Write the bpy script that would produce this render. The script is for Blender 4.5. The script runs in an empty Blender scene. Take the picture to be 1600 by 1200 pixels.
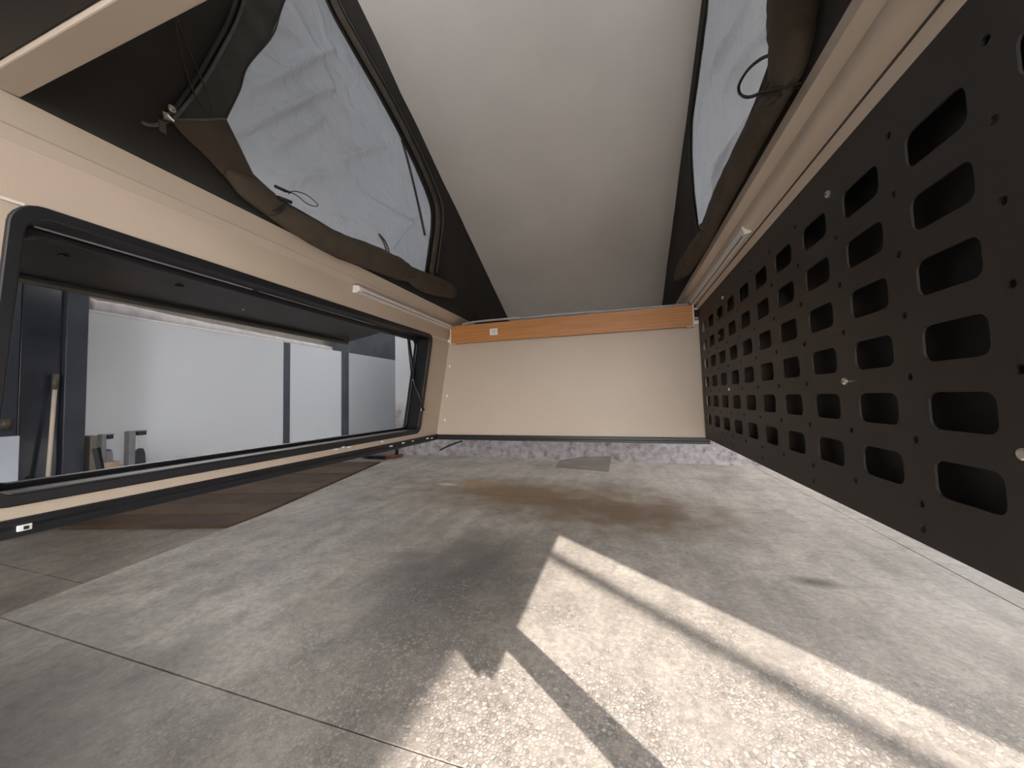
import bpy, bmesh, math, random
import numpy as np
from mathutils import Vector, Matrix, noise
from mathutils.geometry import delaunay_2d_cdt
random.seed(7)

# ---------------------------------------------------------------- camera, world, sun, exposure
SC = bpy.context.scene
COL = SC.collection
H = 0.62                      # height of the lens above the workshop floor (m)
F = 545.0                     # focal length in pixels of the 1600x1200 frame
def _n(v): return v / np.linalg.norm(v)
_v1 = _n(np.array([171., -20., F]))
_lat = -_n(np.array([-1716., -58., F])); _lat = _n(_lat - _lat.dot(_v1) * _v1)
_up = np.cross(_v1, _lat)
if _up[1] < 0: _up = -_up
R = np.array([_lat, _v1, _up])          # rows: place axes X right, Y forward, Z up, in camera axes
cd = bpy.data.cameras.new('camera'); cam = bpy.data.objects.new('camera', cd); COL.objects.link(cam)
cd.sensor_width = 36; cd.lens = 36 * F / 1600; cd.clip_start = 0.01; cd.clip_end = 200
m = Matrix.Identity(4)
for i in range(3):
    m[i][0] = R[i][0]; m[i][1] = R[i][1]; m[i][2] = -R[i][2]
m[2][3] = H
cam.matrix_world = m
SC.camera = cam

w = bpy.data.worlds.new('World'); SC.world = w; w.use_nodes = True
nt = w.node_tree; nt.nodes.clear()
wo = nt.nodes.new('ShaderNodeOutputWorld'); bg = nt.nodes.new('ShaderNodeBackground')
bg.inputs[0].default_value = (1.0, 0.985, 0.985, 1); bg.inputs[1].default_value = 7.4
nt.links.new(bg.outputs[0], wo.inputs[0])

SUN_TAN = 0.461
sd = bpy.data.lights.new('sun', 'SUN'); sun = bpy.data.objects.new('sun', sd); COL.objects.link(sun)
sd.energy = 9.4; sd.angle = math.radians(0.53); sd.color = (1.0, 0.905, 0.825)
sun.location = (6, -5, 6)
sun.rotation_euler = Vector((-0.78, 0.63, -SUN_TAN)).to_track_quat('-Z', 'Y').to_euler()

vs = SC.view_settings
vs.view_transform = 'Standard'; vs.look = 'None'; vs.gamma = 1; vs.use_curve_mapping = False
vs.exposure = 0.58
SC.cycles.use_denoising = True
SC.cycles.max_bounces = 10; SC.cycles.diffuse_bounces = 6; SC.cycles.transparent_max_bounces = 12

# ---------------------------------------------------------------- sight-line helpers (z relative to the lens)
def ray(x, y): return R @ np.array([x - 800., -(y - 600.), F])
def onX(x, y, X): r = ray(x, y); return r * X / r[0]
def onY(x, y, Y): r = ray(x, y); return r * Y / r[1]
def onZ(x, y, Z): r = ray(x, y); return r * Z / r[2]
def onL(x, y, d=0.0):            # on the leaning left wall X = -1.0425 + .166 z (d moves it inwards)
    r = ray(x, y); t = (-1.0425 + d) / (r[0] - .166 * r[2]); return r * t
def floor_pt(x, y): return onZ(x, y, -H)

# ---------------------------------------------------------------- mesh helpers
class MB:
    def __init__(s): s.v = []; s.f = []
    def add(s, vs_, fs):
        o = len(s.v); s.v += [tuple(map(float, p)) for p in vs_]; s.f += [tuple(i + o for i in f) for f in fs]; return s
    def box(s, a, b):
        x0, y0, z0 = a; x1, y1, z1 = b
        return s.add([(x0,y0,z0),(x1,y0,z0),(x1,y1,z0),(x0,y1,z0),(x0,y0,z1),(x1,y0,z1),(x1,y1,z1),(x0,y1,z1)],
                     [(3,2,1,0),(4,5,6,7),(0,1,5,4),(1,2,6,5),(2,3,7,6),(3,0,4,7)])
    def obox(s, c, ax, ay, az):      # oriented box: centre and three half-axis vectors
        c = Vector(c); ax = Vector(ax); ay = Vector(ay); az = Vector(az)
        p = [c + i*ax + j*ay + k*az for k in (-1,1) for j in (-1,1) for i in (-1,1)]
        return s.add(p, [(2,3,1,0),(4,5,7,6),(0,1,5,4),(1,3,7,5),(3,2,6,7),(2,0,4,6)])
    def prism(s, poly, d):           # 3D polygon extruded by vector d
        n = len(poly); d = np.array(d, float)
        vs_ = [np.array(p, float) for p in poly]; vs_ += [p + d for p in vs_]
        return s.add(vs_, [tuple(range(n))[::-1], tuple(range(n, 2*n))] + [(i, (i+1) % n, (i+1) % n + n, i + n) for i in range(n)])
    def tube(s, path, rad, n=8, caps=True, flat=None):
        path = [Vector(p) for p in path]; m_ = len(path)
        if not hasattr(rad, '__len__'): rad = [rad] * m_
        up = Vector((0, 0, 1)); vs_ = []
        prev = None
        for i, p in enumerate(path):
            t = (path[min(i+1, m_-1)] - path[max(i-1, 0)]).normalized()
            if prev is None:
                a = t.orthogonal().normalized()
                if flat is not None:
                    a = Vector(flat) - t * Vector(flat).dot(t); a.normalize()
            else:
                a = prev - t * prev.dot(t); a.normalize()
            prev = a; b = t.cross(a)
            r = rad[i]
            ra, rb = (r if hasattr(r, '__len__') else (r, r))
            for k in range(n):
                an = 2 * math.pi * k / n
                vs_.append(p + a * (math.cos(an) * ra) + b * (math.sin(an) * rb))
        fs = []
        for i in range(m_ - 1):
            for k in range(n):
                fs.append((i*n+k, i*n+(k+1) % n, (i+1)*n+(k+1) % n, (i+1)*n+k))
        if caps: fs += [tuple(range(n))[::-1], tuple(range((m_-1)*n, m_*n))]
        return s.add(vs_, fs)
    def ring(s, c, axis, r, rr, n=16, k=6, squash=1.0, udir=None):
        axis = Vector(axis).normalized(); u = Vector(udir) if udir is not None else axis.orthogonal()
        u = (u - axis * u.dot(axis)).normalized(); v = axis.cross(u)
        pts = [Vector(c) + u * math.cos(a) * r + v * math.sin(a) * r * squash for a in [2*math.pi*i/n for i in range(n)]]
        o = []
        for i in range(n):
            t = (pts[(i+1) % n] - pts[i-1]).normalized(); a = (pts[i] - Vector(c)).normalized(); b = t.cross(a)
            for j in range(k):
                an = 2*math.pi*j/k; o.append(pts[i] + a*math.cos(an)*rr + b*math.sin(an)*rr)
        fs = [(i*k+j, i*k+(j+1) % k, ((i+1) % n)*k+(j+1) % k, ((i+1) % n)*k+j) for i in range(n) for j in range(k)]
        return s.add(o, fs)
    def disc(s, c, axis, r, h, n=12):
        axis = Vector(axis).normalized()
        c = Vector(c)
        return s.tube([c, c + axis * h * .6, c + axis * h], [r, r, r * .7], n)
    def build(s, name, mat=None, parent=None, smooth=False, bevel=0, kind=None, subsurf=0, fix=True):
        me = bpy.data.meshes.new(name)
        bpy.context.view_layer.update()
        off = Vector(parent.matrix_world.translation) if parent is not None else Vector((0, 0, 0))
        me.from_pydata([(p[0]-off.x, p[1]-off.y, p[2]+H-off.z) for p in s.v], [], s.f); me.update()
        if fix:
            bm = bmesh.new(); bm.from_mesh(me); bmesh.ops.recalc_face_normals(bm, faces=bm.faces); bm.to_mesh(me); bm.free()
        if mat: me.materials.append(mat)
        if smooth:
            for p in me.polygons: p.use_smooth = True
        o = bpy.data.objects.new(name, me); COL.objects.link(o)
        if parent is not None: o.parent = parent
        if kind: o['kind'] = kind
        if bevel:
            b = o.modifiers.new('bevel', 'BEVEL'); b.width = bevel; b.segments = 2; b.limit_method = 'ANGLE'
        if subsurf:
            b = o.modifiers.new('subd', 'SUBSURF'); b.levels = subsurf; b.render_levels = subsurf
        return o

def tag(o, label, cat, group=None):
    o['label'] = label; o['category'] = cat
    if group: o['group'] = group
    return o
def thing(name, label, cat, loc, group=None):
    o = bpy.data.objects.new(name, None); COL.objects.link(o)
    o.empty_display_size = 0.05
    o.location = (loc[0], loc[1], loc[2] + H); bpy.context.view_layer.update()
    return tag(o, label, cat, group)
def structure(o, label=None):
    o['kind'] = 'structure'
    if label: o['label'] = label
    return o

def rounded(x0, x1, y0, y1, r, k=4):
    pts = []
    for cx, cy, a0 in ((x1-r, y1-r, 0), (x0+r, y1-r, 90), (x0+r, y0+r, 180), (x1-r, y0+r, 270)):
        for i in range(k+1):
            a = math.radians(a0 + 90*i/k); pts.append((cx + r*math.cos(a), cy + r*math.sin(a)))
    return pts
def fill2d(outer, holes=(), pts=()):
    vs_ = []; es = []
    for loop in [outer] + list(holes):
        o = len(vs_); n = len(loop); vs_ += [Vector((p[0], p[1])) for p in loop]
        es += [(o+i, o+(i+1) % n) for i in range(n)]
    vs_ += [Vector((p[0], p[1])) for p in pts]
    r = delaunay_2d_cdt(vs_, es, [], 1, 1e-6)
    v = [tuple(p) for p in r[0]]; fs = []
    hb = [(min(p[0] for p in h), max(p[0] for p in h), min(p[1] for p in h), max(p[1] for p in h), h) for h in holes]
    for f in r[2]:
        cx = sum(v[i][0] for i in f)/len(f); cy = sum(v[i][1] for i in f)/len(f)
        if not inside((cx, cy), outer): continue
        if any(a < cx < b and c < cy < d and inside((cx, cy), h) for a, b, c, d, h in hb): continue
        fs.append(tuple(f))
    return v, fs
def plate(mb, outer, holes, mapf, t):    # solid plate: mapf(u, v, depth) -> 3D, depth 0..t
    v2, f2 = fill2d(outer, holes)
    n = len(v2); vs_ = [mapf(u, v, 0) for u, v in v2] + [mapf(u, v, t) for u, v in v2]
    fs = list(f2) + [tuple(i+n for i in f[::-1]) for f in f2]
    cnt = {}
    for f in f2:
        for i in range(len(f)):
            a, b = f[i], f[(i+1) % len(f)]; cnt[(a, b)] = 1
    for (a, b) in list(cnt):
        if (b, a) not in cnt: fs.append((b, a, a+n, b+n))
    return mb.add(vs_, fs)
def inside(p, poly):
    x, y = p; c = False; n = len(poly)
    for i in range(n):
        x1, y1 = poly[i]; x2, y2 = poly[i-1]
        if (y1 > y) != (y2 > y) and x < (x2-x1)*(y-y1)/(y2-y1)+x1: c = not c
    return c
def smooth_path(pts, k=6):
    P = [np.array(p, float) for p in pts]; out = []
    for i in range(len(P)-1):
        p0 = P[max(i-1, 0)]; p1 = P[i]; p2 = P[i+1]; p3 = P[min(i+2, len(P)-1)]
        for j in range(k):
            t = j/k
            out.append(.5*((2*p1)+(-p0+p2)*t+(2*p0-5*p1+4*p2-p3)*t*t+(-p0+3*p1-3*p2+p3)*t**3))
    out.append(P[-1]); return out

# ---------------------------------------------------------------- materials
def new_mat(name):
    mt = bpy.data.materials.new(name); mt.use_nodes = True
    n = mt.node_tree.nodes; l = mt.node_tree.links
    return mt, n, l, n['Principled BSDF']
def mat(name, c, rough=.6, var=.08, scale=8., bump=.0, bscale=200., metal=0., spec=.5, stretch=None, dist=.002, coat=0.):
    mt, n, l, b = new_mat(name)
    tc = n.new('ShaderNodeTexCoord'); mp = n.new('ShaderNodeMapping'); l.new(tc.outputs['Object'], mp.inputs[0])
    if stretch: mp.inputs['Scale'].default_value = stretch
    nz = n.new('ShaderNodeTexNoise'); nz.inputs['Scale'].default_value = scale; nz.inputs['Detail'].default_value = 5
    l.new(mp.outputs[0], nz.inputs[0])
    rp = n.new('ShaderNodeValToRGB')
    rp.color_ramp.elements[0].position = .3; rp.color_ramp.elements[1].position = .7
    rp.color_ramp.elements[0].color = tuple(x*(1-var) for x in c) + (1,)
    rp.color_ramp.elements[1].color = tuple(min(1, x*(1+var)) for x in c) + (1,)
    l.new(nz.outputs[0], rp.inputs[0]); l.new(rp.outputs[0], b.inputs['Base Color'])
    b.inputs['Roughness'].default_value = rough; b.inputs['Metallic'].default_value = metal
    b.inputs['Specular IOR Level'].default_value = spec; b.inputs['Coat Weight'].default_value = coat
    if bump:
        n2 = n.new('ShaderNodeTexNoise'); n2.inputs['Scale'].default_value = bscale; n2.inputs['Detail'].default_value = 3
        l.new(mp.outputs[0], n2.inputs[0])
        bp = n.new('ShaderNodeBump'); bp.inputs['Strength'].default_value = bump; bp.inputs['Distance'].default_value = dist
        l.new(n2.outputs[0], bp.inputs['Height']); l.new(bp.outputs[0], b.inputs['Normal'])
    return mt
M = {}
M['cream'] = mat('cream_panel', (.50, .41, .322), .5, .03, 3, .15, 300)
M['cream_trim'] = mat('cream_trim', (.52, .435, .355), .38, .02, 4)
M['cream_line'] = mat('cream_edge', (.74, .67, .57), .4, .02, 4)
M['roof'] = mat('roof_lining', (.86, .82, .78), .6, .05, 2.5, .12, 250)
M['black_panel'] = mat('black_powder_coat', (.027, .0225, .019), .5, .15, 6, .25, 900, spec=.35)
M['black_rubber'] = mat('black_rubber', (.008, .0085, .011), .42, .2, 12)
M['black_liner'] = mat('black_liner', (.003, .003, .0033), .7, .2, 8)
M['lid'] = mat('hatch_lid_black', (.020, .019, .017), .38, .2, 4, spec=.5)
M['lid_rim'] = mat('hatch_lid_rim', (.07, .062, .048), .5, .15, 8)
M['fabric'] = mat('tent_fabric', (.040, .032, .024), .85, .18, 7, .35, 1400)
M['fabric_dark'] = mat('tent_fabric_dark', (.024, .021, .017), .85, .15, 7, .35, 1400)
M['roll'] = mat('rolled_flap_fabric', (.066, .050, .035), .85, .18, 14, .5, 60, dist=.006)
M['mesh'] = mat('mosquito_mesh', (.040, .040, .037), .7, .25, 14, .4, 1200)
M['zip'] = mat('zipper_tape', (.10, .098, .10), .7, .2, 40)
M['zip_band'] = mat('zipper_band', (.085, .072, .055), .8, .25, 30, .4, 500)
M['cord'] = mat('elastic_cord', (.022, .02, .018), .7, .2, 50)
M['chrome'] = mat('zip_pull_metal', (.62, .58, .52), .28, .1, 60, metal=1)
M['steel'] = mat('zinc_screw', (.75, .72, .66), .3, .1, 60, metal=1)
M['white'] = mat('white_plastic', (.80, .78, .76), .35, .02, 20)
M['led_body'] = mat('led_bar_body', (.74, .70, .66), .35, .02, 20)
M['led_lens'] = mat('led_bar_lens', (.66, .64, .63), .25, .03, 30)
M['groove'] = mat('dark_gap', (.05, .045, .04), .8, .1, 20)
M['alu'] = mat('anodised_strip', (.45, .45, .47), .35, .08, 30, metal=.6)
M['blue_white'] = mat('white_panel', (.66, .69, .73), .3, .03, 1.2)
M['post'] = mat('dark_post', (.06, .075, .095), .4, .2, 6)
M['cowl'] = mat('dark_cowl', (.10, .11, .125), .5, .2, 6)
M['navy'] = mat('navy_gloss', (.018, .023, .034), .22, .35, 4)
M['navy2'] = mat('navy_column', (.026, .032, .045), .4, .3, 5)
M['film_roll'] = mat('wrapping_film', (.62, .58, .58), .22, .12, 14, .6, 30, dist=.01)
M['card'] = mat('cardboard', (.42, .31, .23), .8, .12, 8)
M['card_pale'] = mat('pale_cardboard', (.50, .42, .37), .8, .08, 8)
M['grey_box'] = mat('grey_carton', (.30, .27, .23), .7, .12, 8)
M['bracket'] = mat('grey_bracket', (.16, .16, .17), .4, .15, 20)
M['bracket_dark'] = mat('dark_foam', (.025, .027, .034), .7, .3, 60)
M['pale_board'] = mat('pale_blue_board', (.52, .57, .64), .45, .05, 6)
M['stick'] = mat('pale_wood_stick', (.55, .47, .38), .6, .1, 20)
M['tin'] = mat('dark_tip', (.07, .06, .04), .5, .3, 30)
M['red'] = mat('rusty_red', (.13, .04, .03), .6, .3, 20)
M['sill_dirt'] = mat('dusty_black', (.05, .045, .04), .55, .6, 7)
M['brown_steel'] = mat('grey_brown_sheet', (.19, .165, .15), .6, .2, 5)
M['cable_grey'] = mat('lavender_grey_edging', (.36, .35, .37), .5, .1, 20)
M['build_wall'] = mat('workshop_wall', (.55, .55, .55), .85, .1, 1.5)

def wood(name, c1, c2, sc=(1, 1, 1), rough=.45):
    mt, n, l, b = new_mat(name)
    tc = n.new('ShaderNodeTexCoord'); mp = n.new('ShaderNodeMapping'); mp.inputs['Scale'].default_value = sc
    l.new(tc.outputs['Object'], mp.inputs[0])
    nz = n.new('ShaderNodeTexNoise'); nz.inputs['Scale'].default_value = 6; nz.inputs['Detail'].default_value = 8; nz.inputs['Distortion'].default_value = .6
    l.new(mp.outputs[0], nz.inputs[0]); rp = n.new('ShaderNodeValToRGB')
    rp.color_ramp.elements[0].position = .32; rp.color_ramp.elements[1].position = .68
    rp.color_ramp.elements[0].color = c1 + (1,); rp.color_ramp.elements[1].color = c2 + (1,)
    l.new(nz.outputs[0], rp.inputs[0]); l.new(rp.outputs[0], b.inputs['Base Color']); b.inputs['Roughness'].default_value = rough
    return mt
M['oak'] = wood('orange_wood_veneer', (.40, .155, .042), (.52, .225, .068), (.7, 8, 22))
M['plank'] = wood('brown_plank', (.05, .028, .016), (.085, .05, .029), (1, 1, 1), .8)
M['plank2'] = wood('brown_plank_pale', (.075, .045, .027), (.115, .072, .045), (1, 1, 1), .8)

def film_mat():
    mt, n, l, b = new_mat('clear_window_film')
    b.inputs['Base Color'].default_value = (.30, .31, .335, 1); b.inputs['Roughness'].default_value = .16
    b.inputs['Specular IOR Level'].default_value = .7
    tl = n.new('ShaderNodeBsdfTranslucent'); tl.inputs[0].default_value = (.36, .375, .41, 1)
    tp = n.new('ShaderNodeBsdfTransparent'); tp.inputs[0].default_value = (.42, .44, .47, 1)
    tc = n.new('ShaderNodeTexCoord'); nz = n.new('ShaderNodeTexNoise'); nz.inputs['Scale'].default_value = 9; nz.inputs['Detail'].default_value = 4
    nz.inputs['Distortion'].default_value = 1.2
    l.new(tc.outputs['Object'], nz.inputs[0])
    bp = n.new('ShaderNodeBump'); bp.inputs['Strength'].default_value = .8; bp.inputs['Distance'].default_value = .02
    l.new(nz.outputs[0], bp.inputs['Height']); l.new(bp.outputs[0], b.inputs['Normal']); l.new(bp.outputs[0], tl.inputs[1])
    m1 = n.new('ShaderNodeMixShader'); m1.inputs[0].default_value = .55
    m2 = n.new('ShaderNodeMixShader'); m2.inputs[0].default_value = .22
    l.new(b.outputs[0], m1.inputs[1]); l.new(tl.outputs[0], m1.inputs[2])
    l.new(m1.outputs[0], m2.inputs[1]); l.new(tp.outputs[0], m2.inputs[2])
    l.new(m2.outputs[0], n['Material Output'].inputs[0])
    return mt
M['film'] = film_mat()

def concrete(name, tint=(1, 1, 1), expose=True):
    mt, n, l, b = new_mat(name)
    tc = n.new('ShaderNodeTexCoord'); P = tc.outputs['Object']
    def tex(kind, scale, detail=4, dist=0.):
        t = n.new(kind); t.inputs['Scale'].default_value = scale
        if kind == 'ShaderNodeTexNoise': t.inputs['Detail'].default_value = detail; t.inputs['Distortion'].default_value = dist
        l.new(P, t.inputs['Vector']); return t
    def ramp(src, stops):
        r = n.new('ShaderNodeValToRGB'); e = r.color_ramp.elements
        e[0].position, e[0].color = stops[0][0], stops[0][1] + (1,); e[1].position, e[1].color = stops[-1][0], stops[-1][1] + (1,)
        for p, c in stops[1:-1]:
            x = e.new(p); x.color = c + (1,)
        l.new(src, r.inputs[0]); return r.outputs[0]
    def mix(fac, a, c, mode='MIX'):
        x = n.new('ShaderNodeMix'); x.data_type = 'RGBA'; x.blend_type = mode
        if isinstance(fac, float): x.inputs[0].default_value = fac
        else: l.new(fac, x.inputs[0])
        for s_, i in ((a, 6), (c, 7)):
            if isinstance(s_, tuple): x.inputs[i].default_value = s_ + (1,)
            else: l.new(s_, x.inputs[i])
        return x.outputs[2]
    def math_(op, a, c=None):
        x = n.new('ShaderNodeMath'); x.operation = op
        for s_, i in ((a, 0), (c, 1)):
            if s_ is None: continue
            if isinstance(s_, (int, float)): x.inputs[i].default_value = s_
            else: l.new(s_, x.inputs[i])
        return x.outputs[0]
    def blob(cx, cy, rx, ry, lo=0., hi=1., wob=.5):      # soft patch with a ragged outline
        mp = n.new('ShaderNodeMapping'); mp.inputs['Location'].default_value = (-cx/rx, -cy/ry, 0); mp.inputs['Scale'].default_value = (1/rx, 1/ry, 0)
        l.new(P, mp.inputs[0]); ln = n.new('ShaderNodeVectorMath'); ln.operation = 'LENGTH'; l.new(mp.outputs[0], ln.inputs[0])
        nz = tex('ShaderNodeTexNoise', 7, 5)
        s_ = math_('ADD', ln.outputs['Value'], math_('MULTIPLY', math_('SUBTRACT', nz.outputs[0], .5), wob*2))
        mr = n.new('ShaderNodeMapRange'); mr.inputs[1].default_value = 1.0; mr.inputs[2].default_value = .2; mr.inputs[3].default_value = lo; mr.inputs[4].default_value = hi
        l.new(s_, mr.inputs[0]); return mr.outputs[0]
    base = ramp(tex('ShaderNodeTexNoise', 2.2, 8, .4).outputs[0], [(.28, (.29, .262, .232)), (.5, (.395, .362, .322)), (.72, (.48, .445, .40))])
    fine = ramp(tex('ShaderNodeTexNoise', 60, 6).outputs[0], [(.3, (.78, .78, .78)), (.7, (1.12, 1.12, 1.12))])
    col = mix(1., base, fine, 'MULTIPLY')
    streak = n.new('ShaderNodeTexNoise'); streak.inputs['Scale'].default_value = 5; streak.inputs['Detail'].default_value = 6
    mp = n.new('ShaderNodeMapping'); mp.inputs['Rotation'].default_value = (0, 0, math.radians(-28)); mp.inputs['Scale'].default_value = (2.4, .5, 1)
    l.new(P, mp.inputs[0]); l.new(mp.outputs[0], streak.inputs['Vector'])
    col = mix(.42, col, mix(1., col, ramp(streak.outputs[0], [(.35, (.62, .62, .64)), (.62, (1.12, 1.11, 1.08))]), 'MULTIPLY'))
    mot = ramp(tex('ShaderNodeTexNoise', 13, 9, .8).outputs[0], [(.33, (.66, .655, .65)), (.5, (.98, .98, .98)), (.68, (1.16, 1.15, 1.14))])
    col = mix(.55, col, mix(1., col, mot, 'MULTIPLY'))
    # brown and rusty traffic stains
    col = mix(blob(-.66, 2.2, 1.15, .55, 0, .95), col, (.165, .108, .058))
    col = mix(blob(.0, 1.98, .70, .42, 0, 1.), col, (.135, .09, .053))
    col = mix(blob(-1.05, 2.42, .28, .12, 0, .7), col, (.34, .19, .075))
    col = mix(blob(-1.24, 2.34, .10, .05, 0, .8), col, (.62, .58, .53))
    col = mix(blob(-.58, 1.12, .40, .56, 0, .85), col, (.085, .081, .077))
    col = mix(blob(-.92, 1.5, .45, .35, 0, .35), col, (.17, .15, .12))
    col = mix(blob(.588, 1.41, .10, .045, 0, .8, .25), col, (.07, .065, .055))
    bumpsrc = None
    if expose:
        pebA = tex('ShaderNodeTexVoronoi', 118); pebE = tex('ShaderNodeTexVoronoi', 118); pebE.feature = 'DISTANCE_TO_EDGE'
        pebA.inputs['Randomness'].default_value = 1
        sep = n.new('ShaderNodeSeparateColor'); l.new(pebA.outputs['Color'], sep.inputs[0])
        pc = ramp(sep.outputs[0], [(0., (.24, .22, .20)), (.3, (.38, .35, .325)), (.62, (.50, .46, .42)), (.9, (.62, .57, .515)), (1., (.60, .47, .36))])
        edge = ramp(pebE.outputs['Distance'], [(.02, (.45, .45, .45)), (.24, (1, 1, 1))])
        pc = mix(1., pc, edge, 'MULTIPLY')
        keep = ramp(sep.outputs[1], [(.30, (0, 0, 0)), (.42, (1, 1, 1))])
        # the worn area where the stones show
        worn = math_('MULTIPLY', blob(.1, .45, 1.5, .95, 0, 1., .45), ramp(tex('ShaderNodeTexNoise', 5, 4).outputs[0], [(.36, (.35, .35, .35)), (.56, (1, 1, 1))]))
        fac = math_('MULTIPLY', math_('MULTIPLY', worn, .85), math_('ADD', math_('MULTIPLY', keep, .75), .25))
        col = mix(fac, col, pc)
        bumpsrc = math_('MULTIPLY', edge, worn)
    spk = ramp(tex('ShaderNodeTexNoise', 190, 2).outputs[0], [(.30, (.55, .55, .55)), (.40, (1, 1, 1))])
    col = mix(.6, col, mix(1., col, spk, 'MULTIPLY'))
    col = mix(blob(-1.2, .12, 1.35, .66, 0, .88, .3), col, (.060, .055, .048))  # dirt at the near left corner, with the shade there painted in
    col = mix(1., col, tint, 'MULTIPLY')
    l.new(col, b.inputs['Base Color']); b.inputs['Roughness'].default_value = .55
    b.inputs['Specular IOR Level'].default_value = .35
    bp = n.new('ShaderNodeBump'); bp.inputs['Strength'].default_value = .35; bp.inputs['Distance'].default_value = .002
    l.new(bumpsrc if bumpsrc is not None else fine, bp.inputs['Height']); l.new(bp.outputs[0], b.inputs['Normal'])
    return mt
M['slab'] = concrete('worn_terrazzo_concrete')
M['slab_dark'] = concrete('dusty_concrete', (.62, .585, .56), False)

def plaster():
    mt, n, l, b = new_mat('peeling_plaster')
    tc = n.new('ShaderNodeTexCoord')
    nz = n.new('ShaderNodeTexNoise'); nz.inputs['Scale'].default_value = 15; nz.inputs['Detail'].default_value = 10; nz.inputs['Roughness'].default_value = .68
    l.new(tc.outputs['Object'], nz.inputs[0]); rp = n.new('ShaderNodeValToRGB'); e = rp.color_ramp.elements
    e[0].position = .34; e[0].color = (.19, .15, .14, 1); e[1].position = .60; e[1].color = (.46, .45, .475, 1)
    x = e.new(.44); x.color = (.33, .30, .305, 1)
    l.new(nz.outputs[0], rp.inputs[0])
    # clean paint above, flaking towards the damp foot of the wall
    sx = n.new('ShaderNodeSeparateXYZ'); l.new(tc.outputs['Object'], sx.inputs[0])
    mr = n.new('ShaderNodeMapRange'); mr.inputs[1].default_value = .45; mr.inputs[2].default_value = .62; l.new(sx.outputs[2], mr.inputs[0])
    mx = n.new('ShaderNodeMix'); mx.data_type = 'RGBA'; l.new(mr.outputs[0], mx.inputs[0]); l.new(rp.outputs[0], mx.inputs[6]); mx.inputs[7].default_value = (.56, .58, .61, 1)
    l.new(mx.outputs[2], b.inputs['Base Color']); b.inputs['Roughness'].default_value = .8
    bp = n.new('ShaderNodeBump'); bp.inputs['Strength'].default_value = .5; bp.inputs['Distance'].default_value = .01
    l.new(nz.outputs[0], bp.inputs['Height']); l.new(bp.outputs[0], b.inputs['Normal'])
    return mt
M['plaster'] = plaster()

# ================================================================ STRUCTURE
# ---- workshop floor: a sub-base and the slabs cast on it
fl = structure(MB().box((-7, -5, -H-.30), (9, 5.0, -H-.03)).build('floor', M['groove']), 'concrete workshop floor')
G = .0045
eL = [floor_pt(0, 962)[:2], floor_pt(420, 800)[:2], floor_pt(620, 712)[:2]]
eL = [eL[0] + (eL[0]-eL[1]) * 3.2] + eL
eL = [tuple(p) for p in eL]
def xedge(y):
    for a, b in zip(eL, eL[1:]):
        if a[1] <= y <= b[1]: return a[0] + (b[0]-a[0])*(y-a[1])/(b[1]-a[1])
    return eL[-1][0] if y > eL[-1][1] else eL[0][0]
rows_ = [(-4.6, -1.04), (-1.04, .56), (.56, 2.15), (2.15, 3.52)]
def slab(poly, mt, top=-H):
    o = MB().prism([(x, y, top) for x, y in poly], (0, 0, -.05)).build('concrete_slab', mt, fl)
    return o
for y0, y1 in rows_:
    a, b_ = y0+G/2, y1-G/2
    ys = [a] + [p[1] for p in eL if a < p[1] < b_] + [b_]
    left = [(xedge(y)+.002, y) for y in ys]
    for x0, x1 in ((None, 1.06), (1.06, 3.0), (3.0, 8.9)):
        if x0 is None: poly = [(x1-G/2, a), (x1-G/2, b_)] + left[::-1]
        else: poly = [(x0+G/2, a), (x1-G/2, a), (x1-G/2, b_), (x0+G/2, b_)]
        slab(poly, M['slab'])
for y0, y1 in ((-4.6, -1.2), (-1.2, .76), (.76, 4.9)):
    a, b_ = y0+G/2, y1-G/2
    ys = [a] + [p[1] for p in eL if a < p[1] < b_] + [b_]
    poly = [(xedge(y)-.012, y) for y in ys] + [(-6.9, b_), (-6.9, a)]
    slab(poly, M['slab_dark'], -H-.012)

# ---- workshop walls; openings in the unseen ones are sized to shape the daylight
structure(MB().box((-2.545, 3.52, -H-.1), (2.2, 3.75, 3.0)).box((-7, 4.9, -H-.1), (2.4, 5.1, 3.0)).build('wall_back', M['plaster']), 'workshop wall with flaking paint behind the canopy')
wr = MB().box((2.2, -.42, -H-.1), (7.5, -.22, 4.2)).box((2.2, -.42, -H-.1), (2.4, 2.85, 3.0)).box((2.2, 3.5, -H-.1), (2.4, 5.1, 3.0)).box((2.2, -5, -H-.1), (2.4, -1.85, 3.0)).box((2.2, -1.85, 1.655-H), (2.4, -.42, 3.0))  # outer fin and bay are unseen additions that steer sun and skylight
structure(wr.build('wall_street', M['build_wall']), 'unseen workshop side wall with a half-raised door, bay and fin added to shape the daylight')

structure(MB().box((-5.2, -2.4, -H-.1), (-5.0, 1.6, 2.6)).build('wall_far_left', M['build_wall']), 'workshop wall far to the left')
structure(MB().box((-5.2, -2.6, -H-.1), (-.6, -2.4, 2.6)).box((1.0, -2.6, -H-.1), (2.4, -2.4, 2.6)).build('wall_rear', M['build_wall']), 'unseen workshop rear wall, its gap behind the lens sized to let daylight in')
structure(MB().box((-5.2, -2.6, 2.6), (2.4, 5.1, 2.75)).build('ceiling_workshop', M['build_wall']), 'workshop roof')
# ---- canopy: front wall, side walls, trims, roof
YF, YR, YN = 1.893, .18, 3.22        # front wall, rear edge, nose of the bed platform
def xl(z): return -1.0425 + .166 * z
def xr(z): return .372 - .0165 * (z - .1)
fw = MB().prism([(xl(-.206), YF, -.206), (.40, YF, -.206), (.40, YF, .43), (xl(.43), YF, .43)], (0, .03, 0))
wall_front = structure(fw.build('wall_front', M['cream']), 'plain cream front wall of the canopy')

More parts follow.
